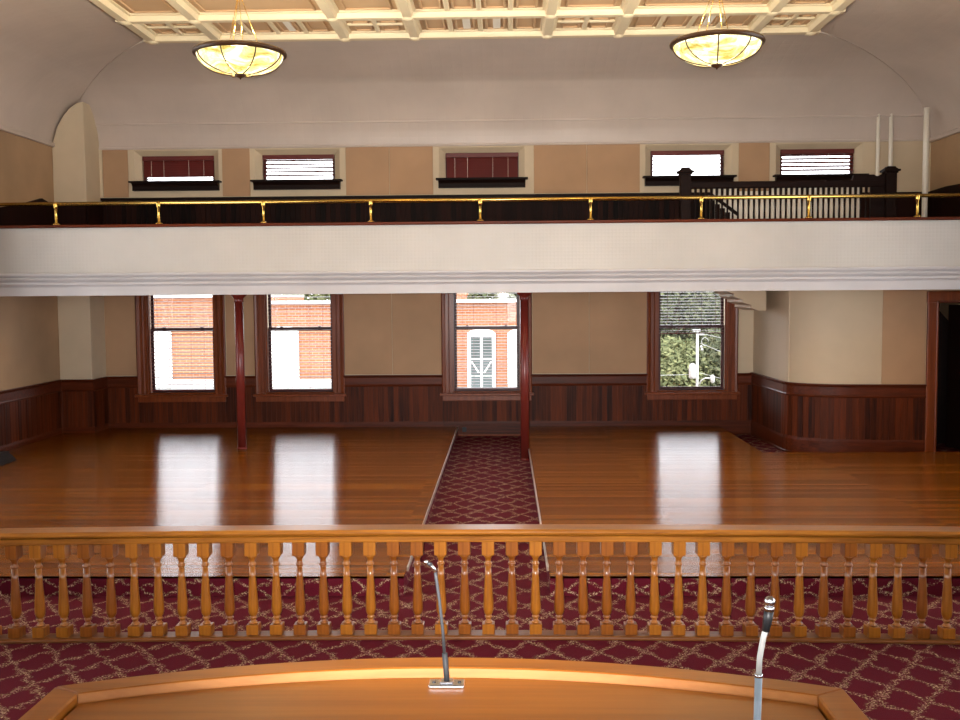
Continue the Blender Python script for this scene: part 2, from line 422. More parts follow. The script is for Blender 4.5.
for q in (0, 1):
    MB().tube([(r[q], r[3]+0.004, r[4]-0.004) for r in rows], 0.011, 6).build('hip_bead', 'cove', cv)
PANEL_Z, BEAM_Z = CEIL_Z+0.01, CEIL_Z-0.085
ce = MB().box(CX0-0.3, CX1+0.3, YF+1.5, CY1+0.3, PANEL_Z, PANEL_Z+0.12).build('ceiling', 'cofferpanel'); struct(ce)
BX = [CX0+0.16, -4.17, -2.30, -1.28, 0.64, 1.67, 3.60, CX1-0.14]
BYS = [CY1-0.07, 13.70, 12.35, 11.28, 10.08, 9.01, 7.81, 6.74, 5.54, 4.47, 3.27, 2.2, 1.0, -0.07, -1.2]
def beamprof(w, h0, h1):   # stepped moulding, wide at the panel and narrow at the bottom
    return [(-w, h1), (-w, h1-0.02), (-w*0.72, h1-0.03), (-w*0.62, h0+0.025), (-w*0.5, h0), (w*0.5, h0), (w*0.62, h0+0.025), (w*0.72, h1-0.03), (w, h1-0.02), (w, h1)]
mb = MB()
for x in BX: mb.prism([(x+o, z) for o, z in beamprof(0.115, BEAM_Z, PANEL_Z)], YF+1.6, CY1+0.04, 'XZ')
mb.build('coffer_beam', 'coffer', ce)
mb = MB()
for y in BYS: mb.prism([(y+o, z) for o, z in beamprof(0.115, BEAM_Z, PANEL_Z)], CX0+0.05, CX1-0.03, 'YZ')
mb.build('coffer_beam', 'coffer', ce)
mb = MB()
for x in BX:
    for y in BYS[:5]:
        mb.lathe([(0.02, -0.03), (0.06, -0.018), (0.085, 0.0), (0.09, 0.025)], (x, y, BEAM_Z), 12)
mb.build('boss', 'coffer', ce)
sub = MB(); fr = MB(); patch = MB()
for i in range(len(BX)-1):
    for j in range(len(BYS)-1):
        xa, xb = BX[i]+0.115, BX[i+1]-0.115; yb, ya = BYS[j]-0.115, BYS[j+1]+0.115
        wide = xb-xa > 1.1
        nx = (4 if (i == 3 or j % 2 == 0) else 1) if wide else 2
        ny = 1 if wide or j % 2 == 1 else 2
        if not wide and j % 2 == 1: nx = 1
        for k in range(1, nx):
            x = xa+(xb-xa)*k/nx; sub.box(x-0.035, x+0.035, ya, yb, PANEL_Z-0.035, PANEL_Z)
        for k in range(1, ny):
            y = ya+(yb-ya)*k/ny; sub.box(xa, xb, y-0.035, y+0.035, PANEL_Z-0.036, PANEL_Z)
        for k in range(nx):
            for q in range(ny):
                a0 = xa+(xb-xa)*k/nx+0.07; a1 = xa+(xb-xa)*(k+1)/nx-0.07
                b0 = ya+(yb-ya)*q/ny+0.06; b1 = ya+(yb-ya)*(q+1)/ny-0.06
                for (u0, u1, w0, w1) in ((a0, a1, b0, b0+0.04), (a0, a1, b1-0.04, b1), (a0, a0+0.03, b0, b1), (a1-0.03, a1, b0, b1)):
                    fr.box(u0, u1, w0, w1, PANEL_Z-0.022, PANEL_Z)
                if j == 0 and i == 3 and k in (1, 2):
                    patch.box(a0+0.11, a1-0.07, b0+0.12, b1-0.05, PANEL_Z-0.02, PANEL_Z)
                if j == 0 and i in (1, 5) and k == 2:
                    patch.box(a0+0.11, a1-0.07, b0+0.1, b1-0.05, PANEL_Z-0.02, PANEL_Z)
sub.build('coffer_rib', 'coffer', ce, 0.012); fr.build('panel_moulding', 'cofferpanel', ce, 0.006)
pt = patch.build('white_patch', 'white', ce)  # raised white rectangles on a few coffer panels
struct(MB().box(XL-0.3, XR+0.3, YF-0.3, YB+0.34, 6.6, 6.8).build('ceiling_roof', 'soffit'))

# ------------------------------------------------------------------ wainscot
def resample(path, step):
    pts = [Vector(p) for p in path]; out = []; carry = 0.0
    L = sum((pts[i+1]-pts[i]).length for i in range(len(pts)-1)); n = max(1, round(L/step)); s = L/n
    def at(d):
        for i in range(len(pts)-1):
            l = (pts[i+1]-pts[i]).length
            if d <= l+1e-9: return pts[i]+(pts[i+1]-pts[i])*(d/l if l else 0)
            d -= l
        return pts[-1]
    return [at(k*s) for k in range(n+1)]
class Wains:
    def __init__(self): self.b = MB(); self.c = MB(); self.r = MB(); self.s = MB()
    def run(self, path, cap=1.05, base=0.0, boards_to=None, full=True, baseh=0.26, o=0.0):
        # travel keeps the room on the right-hand side
        pts = resample(path, 0.085)
        top = cap-0.19 if full else boards_to
        for i in range(len(pts)-1):
            d = (pts[i+1]-pts[i]).normalized()*0.0025
            self.b.obox(pts[i]+d, pts[i+1]-d, 0.02+0.003*random.random(), base+baseh-0.02, top, -1)
        self.b.sweep(path, [(0, base+baseh-0.03), (0.012, base+baseh-0.03), (0.012, top), (0, top)])
        if full:
            self.r.sweep(path, [(0, cap-0.20), (0.03, cap-0.20), (0.038, cap-0.18), (0.03, cap-0.16), (0.028, cap-0.04), (0, cap-0.04)])
            self.c.sweep(path, [(0, cap-0.045), (0.03, cap-0.045), (0.055, cap-0.015), (0.055, cap), (0, cap)])
        self.s.sweep(path, [(0, base), (0.04, base), (0.04, base+0.02), (0.03, base+0.03), (0.03, base+baseh-0.05), (0.018, base+baseh), (0, base+baseh)])
    def finish(self, name, bm='darkwood', tm='darktrim'):
        e = struct(empty(name, (0, 0, 0)))
        self.b.build('board_panel', bm, e)
        if self.r.v: self.r.build('top_rail', tm, e)
        if self.c.v: self.c.build('cap', tm, e)
        self.s.build('baseboard', tm, e)
        return e
w = Wains()
edges = [-6.86] + [v for c in LOW for v in (c-0.75, c+0.75)] + [4.20]
for k in range(0, len(edges), 2):
    w.run([(edges[k], YB), (edges[k+1], YB)])
for c in LOW: w.run([(c-0.75, YB), (c+0.75, YB)], full=False, boards_to=0.64)
w.finish('trim_1')
w = Wains(); w.run([(XL, YF), (XL, 16.4), (-6.86, 16.4), (-6.86, YB)]); w.finish('trim_2')
w = Wains(); w.run(stair_path, cap=1.06); w.finish('trim_3')

# gallery wainscot (dark), stepping down with the seating tiers at the side walls
e = struct(empty('trim_4', (0, 0, 0)))
mb = MB(); x = -6.84
while x < 3.78:
    x2 = x+0.085; top = 4.045
    if x2 > 3.42: top = 4.045-(x2-3.42)*0.80
    mb.box(x+0.003, x2-0.003, YB-0.035, YB-0.014-0.004*random.random(), 3.05, top); x = x2
mb.box(-6.84, 3.42, YB-0.02, YB-0.001, 3.05, 4.04)
mb.build('board_panel', 'blackv', e)
MB().prism([(-6.84, 4.04), (3.44, 4.04), (3.9, 3.69), (3.9, 3.75), (3.45, 4.085), (-6.84, 4.085)], YB-0.07, YB, 'XZ').build('cap', 'black', e)
mb = MB().prism([(13.95, 3.1), (16.4, 3.1), (16.4, 3.90), (15.9, 3.99), (15.15, 3.82), (13.95, 3.64)], XL, XL+0.04, 'YZ')
mb.box(XL, -6.84, 16.36, 16.4, 3.1, 3.94)
mb.prism([(16.36, 3.1), (YB, 3.1), (YB, 4.0), (16.6, 3.98), (16.36, 3.94)], -6.86, -6.82, 'YZ')
mb.build('side_panel', 'blackv', e)
mb = MB().prism([(13.95, 3.1), (YB, 3.1), (YB, 4.06), (16.3, 4.08), (15.6, 4.06), (14.6, 3.92), (13.95, 3.6)], XR-0.04, XR, 'YZ')
mb.box(5.95, XR, YB-0.05, YB, 3.05, 4.06)
mb.build('side_panel', 'blackv', e)

# ------------------------------------------------------------------ windows
def casement_box(mb, x0, x1, z0, z1, y0, y1, t):
    mb.box(x0, x0+t, y0, y1, z0, z1).box(x1-t, x1, y0, y1, z0, z1)
    mb.box(x0+t, x1-t, y0, y1, z0, z0+t).box(x0+t, x1-t, y0, y1, z1-t, z1)
for i, c in enumerate(LOW):
    e = struct(empty('window_%d' % (i+1), (c, YB, 0.6)))
    mb = MB()
    prof = [(0, 0), (0, -0.03), (0.02, -0.045), (0.05, -0.04), (0.07, -0.03), (0.12, -0.03), (0.14, -0.02), (0.16, -0.02), (0.16, 0)]
    for s in (-1, 1):
        mb.prism([(c+s*(0.77-u), YB+v) for u, v in prof], 0.70, 2.96, 'XY')
    mb.box(c-0.75, c+0.75, YB-0.03, YB, 2.90, 2.97)
    mb.build('casing', 'casing', e)
    mb = MB()
    for s in (-1, 1):
        mb.box(c+s*0.60-0.015, c+s*0.60+0.015, YB-0.015, YB+0.20, 0.74, 2.9)
        mb.box(c+s*0.572-0.014, c+s*0.572+0.014, YB+0.01, YB+0.07, 0.74, 2.9)
    mb.build('jamb', 'casing', e)
    mb = MB().box(c-0.80, c+0.80, YB-0.09, YB+0.02, 0.69, 0.735).box(c-0.76, c+0.76, YB-0.045, YB, 0.60, 0.69)
    mb.box(c-0.60, c+0.60, YB-0.01, YB+0.22, 0.735, 0.76)
    mb.build('sill', 'casing', e, 0.008)
    mb = MB(); casement_box(mb, c-0.565, c+0.565, 1.82, 2.90, YB+0.15, YB+0.185, 0.052); mb.build('upper_sash', 'sashwood', e, 0.004)
    lo = MB(); casement_box(lo, c-0.565, c+0.565, 0.76, 1.86, YB+0.11, YB+0.145, 0.052)
    for s in (-0.33, 0.33): lo.box(c+s-0.02, c+s+0.02, YB+0.10, YB+0.145, 1.86, 1.89)
    lo.build('lower_sash', 'sashwood', e, 0.004)
    MB().box(c-0.52, c+0.52, YB+0.165, YB+0.169, 1.86, 2.86).build('glass_pane', 'glass', e)
    MB().box(c-0.52, c+0.52, YB+0.126, YB+0.130, 0.80, 1.82).build('glass_pane', 'glass', e)

def blind(c, y, ztop, zbot, halfw, tilt, pitch, label, slw=0.05, headh=0.05):
    e = thing('window_blind', label, 'blind', (c, y, ztop), 'venetian blinds')
    MB().box(c-halfw, c+halfw, y-0.03, y+0.03, ztop-headh, ztop).build('head_rail', 'maroon', e, 0.004)
    mb = MB(); z = ztop-headh-0.02; a = math.radians(tilt)
    dy, dz = math.cos(a)*slw/2, math.sin(a)*slw/2
    while z > zbot+0.03:
        t = 0.0013
        mb.add([(c-halfw+0.01, y-dy, z-dz-t), (c+halfw-0.01, y-dy, z-dz-t), (c+halfw-0.01, y+dy, z+dz-t), (c-halfw+0.01, y+dy, z+dz-t),
                (c-halfw+0.01, y-dy, z-dz+t), (c+halfw-0.01, y-dy, z-dz+t), (c+halfw-0.01, y+dy, z+dz+t), (c-halfw+0.01, y+dy, z+dz+t)],
               [(0, 1, 2, 3), (7, 6, 5, 4), (0, 4, 5, 1), (1, 5, 6, 2), (2, 6, 7, 3), (3, 7, 4, 0)])
        z -= pitch
    mb.build('slats', 'maroon', e)
    MB().box(c-halfw+0.01, c+halfw-0.01, y-0.022, y+0.022, zbot, zbot+0.018).build('bottom_rail', 'maroon', e, 0.003)
    for s in (-0.75, -0.4, 0.3, 0.72):
        MB().box(c+s*halfw-0.002, c+s*halfw+0.002, y-0.032, y-0.029, zbot, ztop-headh).build('ladder_cord', 'white' if zbot > 4 else 'maroon', e)  # gallery cords coloured white for daylight coming through the cord holes
    return e
blind(LOW[0], YB+0.06, 2.89, 0.79, 0.55, 14, 0.062, 'open venetian blind on the leftmost tall window, white shop band behind it')
blind(LOW[1], YB+0.06, 2.89, 0.79, 0.55, 10, 0.062, 'open venetian blind on the tall window right of the slender left column')
blind(LOW[2], YB+0.06, 2.89, 0.79, 0.55, 6, 0.05, 'open venetian blind on the tall window at the end of the carpet aisle')
blind(LOW[3], YB+0.06, 2.89, 1.72, 0.55, 9, 0.050, 'half lowered venetian blind on the tall window looking onto trees and pole')

ulabels = ['closed maroon blind on the leftmost small gallery window, white gap under it',
           'open maroon blind on the second small gallery window from the left',
           'fully closed maroon blind on the small gallery window above the aisle',
           'wide open maroon blind on the small gallery window behind the left newel',
           'partly open maroon blind on the rightmost small gallery window']
for i, c in enumerate(UPP):
    e = struct(empty('window_%d' % (i+5), (c, YB, 4.3)))
    # plaster reveal, splayed from the wall face to the frame
    mb = MB()
    o = [(c-0.72, YB, 4.30), (c+0.72, YB, 4.30), (c+0.72, YB, 4.88), (c-0.72, YB, 4.88)]
    n = [(c-0.62, YB+0.10, 4.34), (c+0.62, YB+0.10, 4.34), (c+0.62, YB+0.10, 4.80), (c-0.62, YB+0.10, 4.80)]
    b = [(p[0], YB+0.34, p[2]) for p in n]; bo = [(p[0], YB+0.34, p[2]) for p in o]
    mb.add(o+n+b+bo, [q for k in range(4) for q in ((k, (k+1) % 4, 4+(k+1) % 4, 4+k), (4+k, 4+(k+1) % 4, 8+(k+1) % 4, 8+k), (8+k, 8+(k+1) % 4, 12+(k+1) % 4, 12+k))])
    mb.build('reveal', 'cream', e)
    mb = MB(); casement_box(mb, c-0.62, c+0.62, 4.34, 4.80, YB+0.17, YB+0.22, 0.05); mb.build('frame', 'sashwood', e)
    MB().box(c-0.57, c+0.57, YB+0.19, YB+0.194, 4.38, 4.76).build('glass_pane', 'glass', e)
    mb = MB().prism([(YB+0.10, 4.355), (YB-0.16, 4.355), (YB-0.16, 4.325), (YB-0.13, 4.31), (YB-0.10, 4.27), (YB-0.10, 4.20), (YB, 4.20), (YB, 4.30), (YB+0.10, 4.30)], c-0.73, c+0.73, 'YZ')
    mb.box(c-0.77, c+0.77, YB-0.17, YB-0.005, 4.33, 4.357)
    mb.build('sill', 'black', e)
    tilt, zb = [(61, 4.405), (40, 4.37), (63, 4.346), (26, 4.37), (47, 4.37)][i]
    blind(c, YB+0.12, 4.80, zb, 0.612, tilt, 0.040 if tilt > 50 else 0.062, ulabels[i], 0.05, 0.075)
MBW = MB()
for k, (a, b, z0, z1) in enumerate(fh):      # unseen rear windows that add daylight
    e = struct(empty('window_%d' % (k+10), ((a+b)/2, YF, z0)))
    mb = MB(); casement_box(mb, a, b, z0, z1, YF-0.2, YF-0.12, 0.07); mb.box(a, b, YF-0.2, YF-0.12, (z0+z1)/2-0.03, (z0+z1)/2+0.03)
    mb.build('frame', 'sashwood', e)
    MB().box(a+0.05, b-0.05, YF-0.165, YF-0.16, z0+0.05, z1-0.05).build('glass_pane', 'glass', e)

k = 14
for xs_ in (XL-0.2, XR+0.12):  # frames and glass for the added side windows
    for a, b, z0, z1 in sh:
        e = struct(empty('window_%d' % k, (xs_, (a+b)/2, z0))); k += 1
        mb = MB(); casement_box(mb, a, b, z0, z1, 0, 1, 0.07); mb.box(a, b, 0, 1, (z0+z1)/2-0.03, (z0+z1)/2+0.03)
        turned(mb, xs_, xs_+0.08).build('frame', 'sashwood', e)
        MB().box(xs_+0.035, xs_+0.04, a+0.05, b-0.05, z0+0.05, z1-0.05).build('glass_pane', 'glass', e)

# ------------------------------------------------------------------ door at the right
e = struct(empty('door_1', (6.6, 14.62, 0)))
mb = MB()
for x0 in (DOOR0-0.15, DOOR1):
    mb.box(x0, x0+0.15 if x0 < 6.5 else XR-0.002, 14.57, 14.62, 0, 2.39)
mb.box(DOOR0-0.16, XR-0.002, 14.56, 14.62, 2.24, 2.41)
mb.box(DOOR0-0.03, DOOR0, 14.55, 14.58, 0, 2.27).box(DOOR0-0.03, DOOR1, 14.55, 14.58, 2.24, 2.27)
mb.build('casing', 'casing', e, 0.008)
mb = MB().obox((6.83, 15.50), (7.01, 14.86), 0.045, 0.02, 2.20, -1)
mb.build('door_leaf', 'halldark', e, 0.004)
mb = MB().box(6.10, XR, 16.6, 16.65, 0, 2.97).box(6.10, 6.14, 14.8, 16.6, 0, 2.97)
mb.box(6.10, XR, 14.8, 16.65, 2.90, 2.97)
mb.build('passage_wall', 'white', e)
MB().prism([(6.14, 0), (XR, 0), (XR, 1.80), (6.84, 2.09), (6.5, 2.45), (6.14, 2.80)], 15.9, 15.95, 'XZ').build('stair_side', 'halldark', e)

# ------------------------------------------------------------------ raised wooden floors either side of the aisle
def platform(poly, label, strip):
    xs = [p[0] for p in poly]; ys = [p[1] for p in poly]
    e = thing('wooden_platform', label, 'platform', (sum(xs)/len(xs), min(ys), 0))
    inner = poly
    MB().prism(inner, 0.142, FLOOR2, 'XY').build('plank_floor', 'boards', e)
    MB().prism(inner, 0.0, 0.142, 'XY').build('riser', 'carpet', e)
    (xa, ya), (xb, yb) = strip; s = 1 if xa < 0 else -1
    MB().box(min(xa, xa+s*0.016), max(xa, xa+s*0.016), ya, yb, FLOOR2-0.03, FLOOR2+0.008).build('edge_strip', 'strip', e, 0.003)
    return e
platform([(XL+0.045, 7.85), (-0.82, 7.85), (-0.82, YB-0.045), (-6.815, YB-0.045), (-6.815, 16.355), (XL+0.045, 16.355)],
         'raised glossy wooden floor left of the carpet aisle, reflecting two windows', [(-0.82, 8.1), (-0.82, YB-0.05)])
platform([(0.35, 7.85), (XR-0.01, 7.85), (XR-0.01, 14.05), (3.62, 14.05), (3.62, YB-0.045), (0.35, YB-0.045)],
         'raised glossy wooden floor right of the carpet aisle, with a notch by the curved wall', [(0.35, 8.1), (0.35, YB-0.05)])
mb = MB().box(-0.80, 0.345, YB-0.075, YB-0.042, 0, 0.03)
struct(mb.build('trim_5', 'casing', None, 0.006))
o = thing('floor_outlet', 'small black outlet on the baseboard at the far end of the aisle', 'outlet', (-0.70, YB-0.03, 0.11))
MB().box(-0.735, -0.665, YB-0.048, YB-0.031, 0.07, 0.15).build('cover_plate', 'blackplastic', o, 0.004)
MB().box(-0.72, -0.68, YB-0.053, YB-0.047, 0.085, 0.135).build('socket', 'blackplastic', o, 0.003)

# low dark block at the left edge
o = thing('wooden_block', 'low dark sloped wooden block on the left wooden floor by the wall', 'block', (-6.9, 13.2, FLOOR2))
MB().prism([(-7.34, FLOOR2), (-6.75, FLOOR2), (-6.78, FLOOR2+0.05), (-6.86, FLOOR2+0.12), (-7.34, FLOOR2+0.12)], 13.05, 13.55, 'XZ').build('body', 'matte', o, 0.01)
MB().prism([(-7.34, FLOOR2+0.12), (-6.85, FLOOR2+0.12), (-6.87, FLOOR2+0.135), (-7.34, FLOOR2+0.135)], 13.04, 13.56, 'XZ').build('lid', 'matte', o, 0.004)

# ------------------------------------------------------------------ cast-iron columns
def column(x, y, z, label):
    e = thing('iron_column', label, 'column', (x, y, z), 'slender columns under the gallery')
    H = 2.97-z
    MB().lathe([(0.066, 0.03), (0.064, 1.2), (0.060, 2.40-z-0.06)], (x, y, z), 20).build('shaft', 'column', e)
    k = 2.40-z
    MB().lathe([(0.062, k-0.08), (0.072, k-0.07), (0.064, k-0.05), (0.075, k-0.02), (0.12, k+0.03), (0.125, k+0.06), (0.06, k+0.07), (0.06, H)], (x, y, z), 20).build('capital', 'column', e)
    MB().lathe([(0.072, 0), (0.072, 0.015), (0.066, 0.03)], (x, y, z), 20).build('base', 'column', e)
column(-3.885, 14.55, FLOOR2, 'slender oxblood column standing on the left wooden floor')
column(0.285, 14.45, 0.0, 'slender oxblood column standing on the carpet at the aisle edge')

# ------------------------------------------------------------------ gallery (balcony)
BYF = 13.9
g = thing('balcony', 'white balcony gallery across the hall with a plain textured parapet', 'balcony', (0, BYF, 2.43))
MB().box(XL, XR, BYF, BYF+0.14, 2.74, 3.375).build('parapet', 'parapet', g)
MB().prism([(BYF+0.14, 2.43), (BYF+0.02, 2.43), (BYF+0.015, 2.55), (BYF, 2.575), (BYF-0.02, 2.585), (BYF-0.02, 2.612), (BYF+0.005, 2.618), (BYF-0.035, 2.655), (BYF-0.04, 2.675), (BYF-0.02, 2.682), (BYF-0.055, 2.715), (BYF-0.055, 2.738), (BYF, 2.745), (BYF+0.14, 2.745)], XL, XR, 'YZ').build('fascia_moulding', 'fascia', g)
MB().prism([(BYF-0.03, 3.375), (BYF-0.04, 3.385), (BYF-0.04, 3.415), (BYF+0.18, 3.425), (BYF+0.18, 3.375)], XL, XR, 'YZ').build('wooden_cap', 'darktrim', g, 0.005)
MB().box(XL, XR, BYF+0.14, YB-0.035, 2.97, 3.05).build('deck', 'soffit', g)

br = thing('brass_rail', 'polished brass handrail along the top of the white balcony parapet', 'rail', (0, BYF+0.05, 3.39))
MB().tube([(XL+0.02, BYF+0.05, 3.715), (XR-0.02, BYF+0.05, 3.715)], 0.026, 14).build('rail', 'brass', br)
for k in range(10):
    x = -6.27+1.4925*k
    if x > XR-0.1: break
    x = [-6.27, -4.82, -3.35, -1.85, -0.33, 1.195, 2.714, 4.184, 5.66, 7.0][k]
    MB().lathe([(0.05, 0.0), (0.05, 0.012), (0.03, 0.022), (0.018, 0.035), (0.018, 0.225), (0.030, 0.237), (0.030, 0.255), (0.034, 0.285), (0.028, 0.318)], (x, BYF+0.05, 3.42), 16).build('post', 'brass', br)

# stair balustrade up in the gallery
sb = thing('stair_balustrade', 'near-black stair balustrade between two newels behind the brass rail', 'balustrade', (4.2, 15.0, 3.05))
for x, zt in ((2.68, 4.25), (5.68, 4.24)):
    mb = MB().box(x-0.075, x+0.075, 14.925, 15.075, 3.05, zt-0.08)
    mb.box(x-0.115, x+0.115, 14.885, 15.115, zt-0.075, zt-0.045)
    mb.prism([(x-0.115, zt-0.045), (x+0.115, zt-0.045), (x+0.06, zt-0.01), (x+0.06, zt), (x-0.06, zt), (x-0.06, zt-0.01)], 14.94, 15.06, 'XZ')
    mb.box(x-0.09, x+0.09, 14.91, 15.09, zt-0.10, zt-0.075)
    mb.build('newel_post', 'black', sb, 0.006)
MB().box(2.75, 5.60, 14.96, 15.04, 3.945, 4.045).prism([(5.12, 4.04), (5.14, 4.125), (5.44, 4.125), (5.48, 4.10), (5.54, 4.12), (5.605, 4.17), (5.61, 3.95), (5.12, 3.95)], 14.965, 15.035, 'XZ').build('handrail', 'black', sb, 0.012)
MB().box(2.75, 5.60, 14.955, 15.045, 3.05, 3.30).build('bottom_rail', 'black', sb)
n = 34; p0 = 2.755; pw = 0.0782
for k in range(n+1):
    x = p0+k*pw
    if k == n: MB().box(x-0.02, 5.60, 14.975, 15.025, 3.30, 3.945).build('end_panel', 'black', sb)
    else:
        MB().prism([(x-0.020, 3.30), (x+0.020, 3.30), (x+0.011, 3.55), (x+0.009, 3.66), (x+0.014, 3.76), (x+0.019, 3.945), (x-0.019, 3.945), (x-0.014, 3.76), (x-0.009, 3.66), (x-0.011, 3.55)], 14.985, 15.015, 'XZ').build('baluster', 'black', sb)

MB().box(3.47, 5.94, YB-0.012, YB, 3.05, 4.18).build('stairwell_panel', 'white', wb)

# pipes in the right-hand corner of the gallery
for x, y, r, z0, z1, lab in ((6.19, 16.9, 0.030, 3.05, 5.34, 'thin white vertical pipe behind the right newel, left of the pair'),
                             (6.40, 16.9, 0.032, 3.05, 5.34, 'thin white vertical pipe between the right newel and the thick corner pipe'),
                             (6.77, 16.4, 0.045, 3.05, 5.34, 'thick white vertical pipe in the right corner of the gallery')):
    MBp = MB().tube([(x, y, z0), (x, y, z1)], r, 14)
    p = MBp.build('wall_pipe', 'white', None, 0, (x, y, z0)); tag(p, lab, 'pipe', 'white gallery pipes', 'thing')

# stepped plaster underside of the stair, by the right window
o = thing('stair_underside', 'white stepped underside of a stair beside the top of the right window', 'stairs', (3.9, 15.6, 2.2))
poly = [(3.32, 2.97), (3.32, 2.55), (3.42, 2.47), (3.42, 2.43), (3.53, 2.385), (3.53, 2.345), (3.66, 2.30), (3.66, 2.26), (3.79, 2.215), (3.79, 2.175), (3.90, 2.13), (4.02, 2.13), (4.02, 2.97)]
MB().prism(poly, 15.5, 16.6, 'XZ').build('soffit_steps', 'curve', o); o['kind'] = 'structure'

# ------------------------------------------------------------------ turned balustrade (bar) in front
def bar_y(x): return 6.90-0.0085*(x+0.15)**2
bp = [(x*0.25, bar_y(x*0.25)) for x in range(-20, 20)]
tb = thing('bar_balustrade', 'golden oak balustrade of turned spindles crossing the hall on the carpet', 'balustrade', (0, 6.9, 0))
MB().sweep(bp, [(-0.06, 0.687), (0.052, 0.687), (0.058, 0.692), (0.058, 0.730), (0.035, 0.733), (0.035, 0.746), (0.090, 0.748), (0.096, 0.755), (0.096, 0.768), (0.080, 0.783), (-0.08, 0.783), (-0.10, 0.768), (-0.10, 0.75), (-0.06, 0.742)]).build('handrail', 'oak', tb, 0.004)
MB().sweep(bp, [(-0.065, 0.0), (0.075, 0.0), (0.075, 0.018), (0.062, 0.028), (-0.06, 0.028)]).build('bottom_rail', 'oakrail', tb, 0.004)
prof = [(0.012, 0.125), (0.030, 0.128), (0.033, 0.138), (0.022, 0.146), (0.017, 0.156), (0.028, 0.166), (0.031, 0.172), (0.022, 0.180), (0.031, 0.190), (0.038, 0.210), (0.0395, 0.235),
        (0.036, 0.30), (0.031, 0.37), (0.026, 0.44), (0.022, 0.505), (0.022, 0.508), (0.030, 0.513), (0.030, 0.523), (0.022, 0.53), (0.021, 0.548), (0.030, 0.562), (0.042, 0.575), (0.012, 0.58)]
proto = {}
def spindle(kind):
    mb = MB().lathe([(r*0.92, 0.098+(z-0.125)*1.085) for r, z in prof], (0, 0, 0), 18)
    mb.box(-0.043, 0.043, -0.043, 0.043, 0.028, 0.100).box(-0.043, 0.043, -0.043, 0.043, 0.590, 0.688)
    return mb.build('baluster', kind, tb, 0.004)
px = -3.44-0.1657*8
k = 0
while px < 4.6:
    kind = 'oakdark' if random.random() < 0.34 else 'oakv'
    if kind not in proto: b = proto[kind] = spindle(kind)
    else:
        b = proto[kind].copy(); COL.objects.link(b); b.parent = tb
    b.location = Vector((px, bar_y(px), 0))-tb.location
    b.rotation_euler = (0, 0, 0.017*(px+0.15)+random.uniform(-0.04, 0.04))
    px += 0.1657; k += 1

# ------------------------------------------------------------------ judge's bench in the foreground
d = thing('judge_bench', 'varnished oak bench top with a raised bowed edge in the foreground', 'bench', (-0.14, 2.1, 0.74))
RZ = 1.53; SZ = 1.512
def fy(x, o=0.0): return 2.356-0.2405*(x+0.137)**2-o
NX = 28
xs = [-1.015+1.757*k/NX for k in range(NX+1)]
xi = [-0.945+1.617*k/NX for k in range(NX+1)]
outer = [(x, fy(x)) for x in xs]; inner = [(x, fy(x, 0.068)) for x in xi]
poly_top = [(-0.937, 1.25)] + [(max(-0.937, min(0.664, x)), fy(x, 0.084)) for x in xi] + [(0.664, 1.25)]
MB().prism(poly_top, SZ-0.03, SZ, 'XY').build('writing_surface', 'desk', d)
mb = MB()
vs = []; fs = []
for (a, b) in zip(outer, inner):
    vs += [(a[0], a[1], RZ), (b[0], b[1], RZ), (b[0], b[1]-0.006, SZ-0.03), (a[0], a[1], SZ-0.04)]
for i in range(NX):
    for j in range(4): fs.append((4*i+j, 4*i+(j+1) % 4, 4*i+4+(j+1) % 4, 4*i+4+j))
fs += [(3, 2, 1, 0), tuple(4*NX+j for j in range(4))]
MB().add(vs, fs).build('raised_edge', 'desk', d, 0.003)
vs = []
for b in inner:
    vs += [(b[0], b[1]-0.0005, RZ-0.0025), (b[0], b[1]-0.0065, SZ-0.012), (b[0], b[1]-0.0055, SZ-0.012), (b[0], b[1]+0.004, RZ-0.0025)]
bead = MB().add(vs, fs).build('glare_bead', 'deskedge', d)  # thin strip added along the inner face to carry its glare
def side(x0, x1, x0i):
    return MB().prism([(x0, 1.25), (x1, 1.25), (x1, fy(x1, 0.0 if x1 in (-1.015, 0.742) else 0.068)), (x0, fy(x0, 0.0 if x0 in (-1.015, 0.742) else 0.068))], SZ-0.04, RZ, 'XY')
side(-1.015, -0.945, 0).build('side_edge', 'desk', d, 0.004)
side(0.672, 0.742, 0).build('side_edge', 'desk', d, 0.004)
body = [(x, fy(x, 0.05)) for x in [-0.97+1.66*k/20 for k in range(21)]]
MB().sweep(body, [(0, 0.74), (0.03, 0.74), (0.03, SZ-0.04), (0, SZ-0.04)]).build('front_panel', 'desk', d)
MB().box(-0.99, -0.96, 1.27, 2.08, 0.74, SZ-0.04).build('side_panel', 'desk', d)
MB().box(0.69, 0.72, 1.27, 2.08, 0.74, SZ-0.04).build('side_panel', 'desk', d)

# microphones
mc = thing('gooseneck_microphone', 'thin gooseneck microphone on a flat steel plate at the middle of the bench', 'microphone', (-0.14, 2.225, SZ))
bx, by = -0.137, 2.225
mb = MB().box(bx-0.041, bx+0.041, by-0.019, by+0.019, SZ, SZ+0.008)
mb.build('base_plate', 'steel', mc, 0.002)
MB().box(bx-0.015, bx+0.015, by-0.012, by+0.012, SZ+0.008, SZ+0.013).build('mount', 'steel', mc, 0.002)
mb = MB()
for sx in (-0.029, 0.029): mb.lathe([(0.004, 0), (0.004, 0.002)], (bx+sx, by, SZ+0.008), 10)
mb.build('screw', 'gun', mc)
MB().tube([(bx, by, SZ+0.012), (bx-0.001, by, SZ+0.03), (bx-0.004, by, SZ+0.075)], 0.0062, 12).build('stem', 'charcoal', mc)
MB().tube([(bx-0.004, by, SZ+0.07), (bx-0.008, by, SZ+0.13), (bx-0.015, by, SZ+0.20), (bx-0.021, by, SZ+0.245), (bx-0.0235, by, SZ+0.262)], 0.0038, 10).build('gooseneck', 'charcoal', mc)
